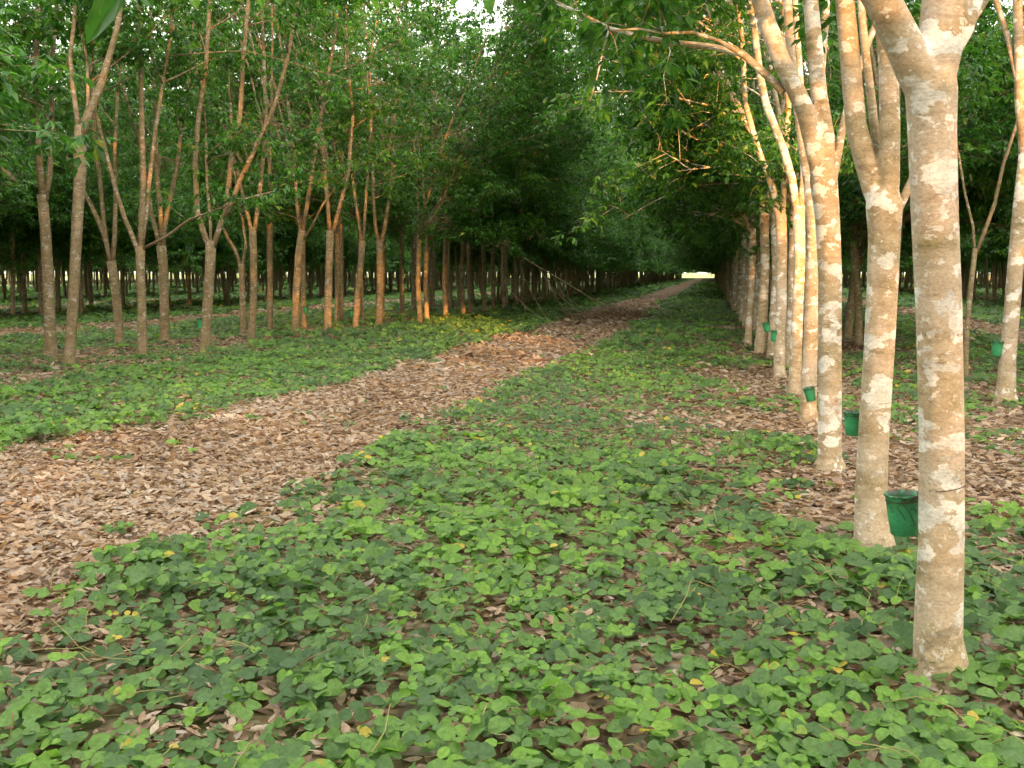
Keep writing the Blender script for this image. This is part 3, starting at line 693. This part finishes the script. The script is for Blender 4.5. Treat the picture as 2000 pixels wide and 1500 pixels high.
def cover(fmin, fmax, dens, size, tmpl, hgt, yl=.008):
    x, y = region(fmin, fmax, dens)
    a = cover_amount(x, y); k = rs.random(len(x)) < a
    k &= (y < ROW_END) & (x > EDGE_L) & (x < EDGE_R)
    x, y, a = x[k], y[k], a[k]; n = len(x)
    bump = n2(x, y) * .5 + n1(x + 40, y) * .5
    z = (.02 + hgt * a * bump * rs.uniform(.35, 1.25, n)) + .01
    # three leaflets to a stalk
    th = rs.uniform(0, 6.283, n); sz = size * (rs.uniform(.45, 1.0, n) + .5 * rs.random(n) ** 3) * (.8 + .4 * n3(x, y))
    tilt = rs.normal(0, .38, (n, 2)); up = np.stack([tilt[:, 0], tilt[:, 1] - .42, np.ones(n)], 1)
    tone = np.clip(.02 + .80 * rs.random(n) + (n1(x + 70, y) - .5) * .5, 0, .93)
    young = rs.random(n) < .07; tone[young] = rs.uniform(.85, .97, young.sum()); sz[young] *= .75
    yel = rs.random(n) < yl; tone[yel] = rs.uniform(.972, 1, yel.sum())
    out = []
    P = np.stack([x, y, z], 1)
    for j, a_ in enumerate((-1.75, 0, 1.75)):
        t = th + a_ + rs.normal(0, .12, n)
        D = np.stack([np.cos(t), np.sin(t), rs.normal(-.12, .28, n)], 1)
        Nn = up + rs.normal(0, .16, (n, 3)); s_ = sz * (1.12 if j == 1 else .95)
        # remove a few leaflets
        kk = rs.random(n) < (.98 if j == 1 else .86)
        Dn = unit(D)
        out.append(scatter(tmpl, (P + Dn * .006)[kk], D[kk], Nn[kk], s_[kk], (s_ * rs.uniform(.8, 1.0, n))[kk], np.clip(tone + rs.normal(0, .03, n), 0, 1)[kk]))
    return out
parts = cover(1.6, 5.5, 265, .072, LEAF9, .17) + cover(5.5, 10, 190, .066, LEAF9, .17) + cover(10, 20, 95, .08, LEAF5, .18) + cover(20, 40, 30, .13, LEAF5, .2) + cover(40, 80, 7, .25, LEAF5, .22) + cover(80, 150, 1.4, .45, LEAF4, .25)
co, q, t = merge(parts); print('cover leaves', len(q))
tag(link('ground_cover', quads_mesh('ground_cover', co, q, t, True), M_cover), 'green creeper with rounded three part leaves carpeting the floor', None, None, 'stuff')

def litter(fmin, fmax, dens, size, only_path=False, tmpl=DEAD9):
    x, y = region(fmin, fmax, dens)
    p = in_path(x, y, .12); a = cover_amount(x, y)
    k = p | (rs.random(len(x)) < np.clip(1.0 - a * .6, .42, 1) * (.0 if only_path else .7))
    k &= (y < ROW_END) & (x > EDGE_L) & (x < EDGE_R)
    x, y, p = x[k], y[k], p[k]; n = len(x)
    z = rs.uniform(.004, .035, n) + .02 * n2(x, y) * p
    th = rs.uniform(0, 6.283, n)
    D = np.stack([np.cos(th), np.sin(th), rs.normal(0, .22, n)], 1)
    Nn = np.stack([rs.normal(0, .42, n), rs.normal(0, .42, n), np.ones(n)], 1)
    fl = rs.random(n) < .4; Nn[fl] *= -1; z[fl] += .012
    L = size * rs.uniform(.55, 1.35, n)
    tone = np.clip(rs.normal(.50, .27, n) + p * .10 + (n1(x + 20, y) - .5) * .3 + (n3(x * 1.5 + 20, y * 1.5) - .5) * .3, 0, 1)
    return [scatter(tmpl, np.stack([x, y, z], 1), D, Nn, L, L * rs.uniform(.38, .6, n), tone, rs.uniform(.15, .9, n))]
parts = litter(1.6, 5, 1500, .066) + litter(5, 9, 900, .074) + litter(9, 16, 430, .088) + litter(16, 30, 110, .14) + litter(30, 60, 22, .24, True, LEAF5)
co, q, t = merge(parts); print('litter', len(q))
tag(link('leaf_litter', quads_mesh('leaf_litter', co, q, t, True), M_dead), 'dry brown curled leaves strewn over the path and floor', None, None, 'stuff')
# runner stems of the creeper
M_stem = plain('creeper_stem', (0.26, 0.29, 0.09), .6, col2=(0.30, 0.20, 0.10))
tb = Tubes(); r0 = np.random.default_rng(9)
x, y = region(2.6, 10, 12); a = cover_amount(x, y)
for i in range(len(x)):
    if a[i] < .15: continue
    th = r0.random() * 6.28; L = r0.uniform(.12, .45); p = Vector((x[i], y[i], r0.uniform(.03, .13))); d = Vector((math.cos(th), math.sin(th), r0.uniform(.1, .8)))
    pts = [p]
    for s_ in range(5):
        d = (d + Vector(r0.normal(0, .25, 3)) - Vector((0, 0, .22))).normalized(); pts.append(pts[-1] + d * L / 5)
        if pts[-1].z < .01: pts[-1].z = .01
    tb.add(pts, [r0.uniform(.0014, .0024)] * 6, 4)
tag(link('creeper_stems', tb.mesh('creeper_stems'), M_stem), 'thin yellowish runner stems among the creeper leaves', None, None, 'stuff')

# ------------------------------------------------------------------ latex buckets hung on the trunks
def lathe(prof, seg=28):
    import bmesh
    bm = bmesh.new(); rings = []
    for r, z in prof: rings.append([bm.verts.new((r * math.cos(a), r * math.sin(a), z)) for a in [6.28318 * i / seg for i in range(seg)]])
    for a, b in zip(rings, rings[1:]):
        for i in range(seg): bm.faces.new((a[i], a[(i + 1) % seg], b[(i + 1) % seg], b[i]))
    bm.faces.new(rings[0][::-1]) if prof[0][0] > .001 else None
    bm.faces.new(rings[-1])
    for f in bm.faces: f.smooth = True
    me = bpy.data.meshes.new('m'); bm.to_mesh(me); bm.free(); return me
def bucket_material():
    m, n, b = mat('green_plastic')
    tc = N(n, 'ShaderNodeTexCoord'); v = tc.outputs['Object']
    c = ramp(n, noise(n, v, 14, 4, .6).outputs[0], [(0.35, (0.040, 0.27, 0.120)), (0.65, (0.060, 0.37, 0.165))]).outputs[0]
    sep = N(n, 'ShaderNodeSeparateXYZ'); n.links.new(v, sep.inputs[0])
    mr = N(n, 'ShaderNodeMapRange'); mr.inputs[1].default_value = .115; mr.inputs[2].default_value = .165; n.links.new(sep.outputs[2], mr.inputs[0])
    d = mth(n, 'MULTIPLY', mr.outputs[0], ramp(n, noise(n, v, 30, 4).outputs[0], [(.42, (0, 0, 0)), (.52, (1, 1, 1))]).outputs[0], True)
    c = mixc(n, d, c, (0.05, 0.05, 0.04))
    n.links.new(c, b.inputs['Base Color']); b.inputs['Roughness'].default_value = .42
    return m
M_bucket = bucket_material(); M_latex = plain('dark_latex', (.035, .022, .016), .55, col2=(.10, .07, .05), scale=30); M_wire = plain('rusty_wire', (.09, .055, .04), .6, .6)
M_spout = plain('tin_spout', (.62, .62, .60), .35, .8)
HB = .165
_body = lathe([(.046, 0), (.052, .004), (.060, .08), (.067, HB - .006), (.072, HB - .003), (.072, HB + .003), (.066, HB + .003), (.060, HB - .02), (.052, .05), (.045, .012)])
_latex = lathe([(.056, .105), (.060, .118), (.02, .113)]) 
def bucket(px, py, trunk, rt, label, scale=1.0, tilt=0.0, off=0.0, strands=False, spout=False):
    """trunk: (x, y) foot of its tree; hung against the bark at the height seen"""
    tx, ty = trunk; Y = ty + off; c = at(px, py, Y)
    e = bpy.data.objects.new('latex_bucket', None); C.objects.link(e); e.location = c; e.rotation_euler = (0, tilt, 0); e.scale = (scale,) * 3
    tag(e, label, 'bucket', 'green latex buckets hung on the trunks')
    for nm, me, m in (('pail', _body, M_bucket), ('latex', _latex, M_latex)):
        o = bpy.data.objects.new(nm, me); C.objects.link(o); o.parent = e
        if not me.materials: me.materials.append(m)
    # wire hanger: ring round the pail and a loop round the trunk
    t = Tubes(); a = Vector((tx, ty, c.z + HB * .8)) - c
    ring = [Vector((.0665 * math.cos(k * .5236), .0665 * math.sin(k * .5236), HB * .86)) for k in range(13)]
    t.add(ring, [.0022] * 13, 5)
    loop = [a / scale + Vector((rt / scale * math.cos(k * .3927), rt / scale * math.sin(k * .3927), .10 + .012 * math.sin(k * .3927 + 1))) for k in range(17)]
    t.add(loop, [.0018] * 17, 5)
    d = a.normalized(); d.z = 0
    for s_ in (-1, 1):
        q = Vector((-d.y, d.x, 0)) * .055 * s_; t.add([q + Vector((0, 0, HB * .86)) + d * .02, q * .8 + d * (a.length / scale) * .5 + Vector((0, 0, .17)), a / scale + q * .9 + Vector((0, 0, .10))], [.0018] * 3, 5)
    if strands:
        g2 = np.random.default_rng(4)
        for k in range(4):
            z = [.03, .062, .095, .125][k]; ph = g2.random() * 2
            pts = [Vector(((.0505 + .105 * zz) * math.cos(th), (.0505 + .105 * zz) * math.sin(th), zz)) for th, zz in [(-3.0 + q * .45, max(.01, z + .018 * math.sin(q * .9 + ph))) for q in range(9)]]
            t.add(pts, [.0020] * 9, 4)
        for k in range(5):
            th = -2.6 + k * .5; pts = [Vector(((.0515 + .105 * zz) * math.cos(th + .25 * q), (.0515 + .105 * zz) * math.sin(th + .25 * q), zz)) for q, zz in enumerate((.125, .10, .07, .04))][: 2 + k % 3]
            t.add(pts, [.0018] * len(pts), 4)
    w_ = bpy.data.objects.new('wire', t.mesh('wire')); C.objects.link(w_); w_.parent = e; w_.data.materials.append(M_wire)
    if spout:
        sx = Tubes(); p0 = a / scale - d * (rt / scale) * .9 + Vector((0, 0, .09)); sx.add([p0, p0 - d * .09 - Vector((0, 0, .035))], [.007, .006], 6)
        o = bpy.data.objects.new('spout', sx.mesh('spout')); C.objects.link(o); o.parent = e; o.data.materials.append(M_spout)
    return e
g1, g2_, g3, g6 = ground(1835, 1330), ground(1706, 1080), ground(1620, 920), ground(1523, 740)
bucket(1766, 1043, (g1.x, g1.y), .088, 'green plastic bucket with dark drip strands, biggest, tucked behind the thickest trunk', 1.0, -.08, .16, True)
bucket(1666, 850, (g2_.x, g2_.y), .085, 'faded green bucket with a stained rim and tin spout beside the V forked tree', .82, .0, .10, False, True)
bucket(1585, 783, (g3.x, g3.y), .092, 'small dark green bucket tilted against the third pale trunk', .68, -.25, .05)
bucket(1512, 667, (g6.x, g6.y), .08, 'little dark green bucket hanging between the sixth and seventh trunks', 1.0, .1, .0)
g7 = ground(1508, 724); bucket(1499, 648, (g7.x, g7.y), .08, 'little dark green bucket on the seventh trunk, just above the next one', .95, -.2, .0)
g8 = ground(1964, 792); bucket(1946, 695, (g8.x, g8.y), .095, 'green bucket on the leaning tree right of the thickest trunk', 1.1, .1, .0)
g9 = ground(577, 659); bucket(597, 612, (ground(602, 640).x, ground(602, 640).y), .09, 'black green bucket on a tree behind the dark leaning tree across the path', 1.25, 0, 0)
ga = ground(400, 689); bucket(391, 640, (ga.x, ga.y), .10, 'dark green bucket low on the four limbed tree across the path', 1.15, .1, -.05)
gb = ground(655, 634); bucket(686, 618, (gb.x + .8, gb.y), .09, 'dark green bucket in the back row near the seventh tree across the path', 1.25, 0, 0)

# ------------------------------------------------------------------ torn bough drooping to the path, brush pile, hanging spray
M_twig = plain('dead_twig', (.22, .16, .10), .85, col2=(.14, .10, .065), scale=12)
M_bough = plain('dead_bough', (.52, .41, .28), .8, col2=(.38, .29, .19), scale=9)
gd = np.random.default_rng(31)
G = ground(945, 612)
t = Tubes()
def pl(pts): return [at(x, y, Y) for x, y, Y in pts]
main = pl([(945, 415, G.y), (962, 455, 36.5), (1000, 490, 36), (1050, 520, 36), (1110, 555, 37), (1150, 580, 38), (1190, 598, 39), (1225, 603, 40)])
t.add(main, [.034, .032, .029, .026, .022, .017, .012, .007], 8)
for b in ([(968, 462, 36.5), (975, 520, 34), (990, 560, 32.5), (1025, 598, 31.5), (1060, 622, 30.5)],
          [(1010, 496, 36), (1025, 545, 33), (1045, 585, 31), (1072, 628, 29.5)],
          [(1050, 520, 36), (1075, 560, 34), (1092, 590, 33), (1104, 612, 32.2)],
          [(1050, 520, 36), (1085, 570, 35), (1120, 600, 34), (1140, 612, 33.5)],
          [(1103, 552, 37), (1112, 585, 36), (1120, 602, 35)],
          [(1150, 580, 38), (1170, 600, 37), (1185, 609, 36)],
          [(1080, 540, 36.5), (1100, 575, 35.5), (1130, 598, 35), (1160, 606, 35)]):
    q = pl(b); q[-1].z = max(q[-1].z, .02); n = len(q)
    t.add(q, [.010 * (1 - .75 * i / (n - 1)) for i in range(n)], 5)
    for i in range(1, n):
        for k in range(3):
            d = (q[i] - q[i - 1]).normalized() + Vector(gd.normal(0, .6, 3)); p2 = q[i] + d * gd.uniform(.2, .6); p2.z = max(p2.z, .015)
            t.add([q[i], p2], [.005, .002], 3)
bo = link('fallen_bough', t.mesh('fallen_bough'), M_bough)
tag(bo, 'bare torn bough sweeping down from the left trees to the leaf path', 'branch')
t = Tubes(); G = ground(1205, 622)
for i in range(260):
    p = Vector((G.x + gd.normal(0, .95), G.y + gd.normal(0, 1.3), 0)); h = max(.02, .42 * math.exp(-((p.x - G.x) / 1.0) ** 2 - ((p.y - G.y) / 1.5) ** 2) * gd.random())
    p.z = h; th = gd.random() * 6.28; d = Vector((math.cos(th), math.sin(th), gd.normal(.05, .3))); L = gd.uniform(.3, 1.1)
    m1 = p + d * L * .5 + Vector(gd.normal(0, .05, 3)); m2 = p + d * L + Vector(gd.normal(0, .08, 3)); m1.z = max(m1.z, .015); m2.z = max(m2.z, .015)
    t.add([p, m1, m2], [.009, .006, .003], 4)
e = bpy.data.objects.new('brush_pile', None); C.objects.link(e); e.location = (G.x, G.y, 0)
tag(e, 'low heap of dark twigs and dead leaves dumped on the leaf path', 'brush pile')
o = link('twigs', t.mesh('twigs'), M_twig); o.parent = e; o.matrix_parent_inverse = Matrix.Translation((-G.x, -G.y, 0))
n = 900; x = G.x + gd.normal(0, .9, n); y = G.y + gd.normal(0, 1.2, n); z = gd.random(n) * .32 * np.exp(-((x - G.x) / 1.0) ** 2 - ((y - G.y) / 1.5) ** 2) + .02
P = np.stack([x, y, z], 1); th = gd.uniform(0, 6.28, n)
co, q, tt = scatter(DEAD9, P, np.stack([np.cos(th), np.sin(th), gd.normal(0, .4, n)], 1), np.stack([gd.normal(0, .5, n), gd.normal(0, .5, n), np.ones(n)], 1), gd.uniform(.08, .17, n), gd.uniform(.04, .08, n), np.clip(gd.normal(.3, .2, n), 0, 1))
o = link('dead_leaves', quads_mesh('dead_leaves', co, q, tt), M_dead); o.parent = e; o.matrix_parent_inverse = Matrix.Translation((-G.x, -G.y, 0))

# a low bough coming in overhead from a tree left of the viewer, with big leaves hanging into the view
T = Tree(91); T.main = Tubes()
foot = Vector((-2.6, 1.2, 0))
T.t.add([foot + Vector((0, 0, -.1)), foot + Vector((0, 0, .05)), foot + Vector((.02, 0, 1.2)), foot + Vector((0, .03, 2.3))], [.12, .11, .09, .095], 12)
g_ = T.rng
for d in (Vector((-.3, .15, 1)), Vector((.15, -.25, 1)), Vector((.2, .3, 1.3))):
    T.grow_up(foot + Vector((0, 0, 2.2)), d, .055, 7.5, 6, (0, 0))
bough = [foot + Vector((0, 0, 2.25)), at(-150, -260, 1.75), at(60, -130, 1.85), at(230, -75, 1.95), at(420, -50, 2.1), at(700, -45, 2.3), at(960, -35, 2.6)]
T.t.add(bough, [.035, .026, .020, .015, .012, .008, .005], 7)
T.cl = [c for c in T.cl]
co, q, tt = T.leaves(6)
big = []
def leaf_at(px, py, px2, py2, Y, wid, tone, face=.3):
    a, b = at(px, py, Y), at(px2, py2, Y); L = (b - a).length
    nrm = Vector((face, -1, .35))
    big.append(scatter(LEAF9, np.array([list(a)]), np.array([list((b - a))]), np.array([list(nrm)]), np.array([L]), np.array([L * wid]), np.array([tone])))
leaf_at(243, -25, 163, 84, 1.95, .42, .40)
leaf_at(215, -50, 190, 30, 1.90, .45, .6, -.4)
leaf_at(255, -45, 300, 15, 2.0, .45, .5)
leaf_at(372, -35, 384, 18, 2.3, .5, .9); leaf_at(352, -40, 340, 8, 2.3, .45, .6)
leaf_at(505, -40, 512, 16, 2.4, .45, .8); leaf_at(530, -40, 548, 10, 2.4, .5, .9)
leaf_at(722, -30, 736, 19, 2.6, .4, .92); leaf_at(765, -35, 778, 16, 2.6, .45, .9); leaf_at(745, -35, 750, 8, 2.6, .4, .8)
leaf_at(950, -30, 958, 30, 2.9, .45, .6); leaf_at(905, -30, 880, 12, 2.8, .45, .7)
co, q, tt = merge([(co, q, tt)] + big)
tree_object(T.t.mesh('trunk'), quads_mesh('crown', co, q, tt, False), (0, 0, 0), 0, 1, 'overhead tree whose big close green leaves dangle into the sight at top', 'trees beside the viewer', M_bark_pale)

# fallen twigs lying in the litter
tb = Tubes(); x, y = region(3, 22, 1.1); r0 = np.random.default_rng(12)
for i in range(len(x)):
    th = r0.random() * 6.28; L = r0.uniform(.08, .38); d = Vector((math.cos(th), math.sin(th), r0.normal(0, .06))); p = Vector((x[i], y[i], r0.uniform(.03, .05)))
    m1 = p + d * L * .5 + Vector(r0.normal(0, .012, 3)); tb.add([p, m1, m1 + (d + Vector(r0.normal(0, .2, 3))) * L * .5], [.0035, .003, .0015], 4)
tag(link('twig_litter', tb.mesh('twig_litter'), M_twig), 'thin fallen twigs lying among the dry leaves', None, None, 'stuff')
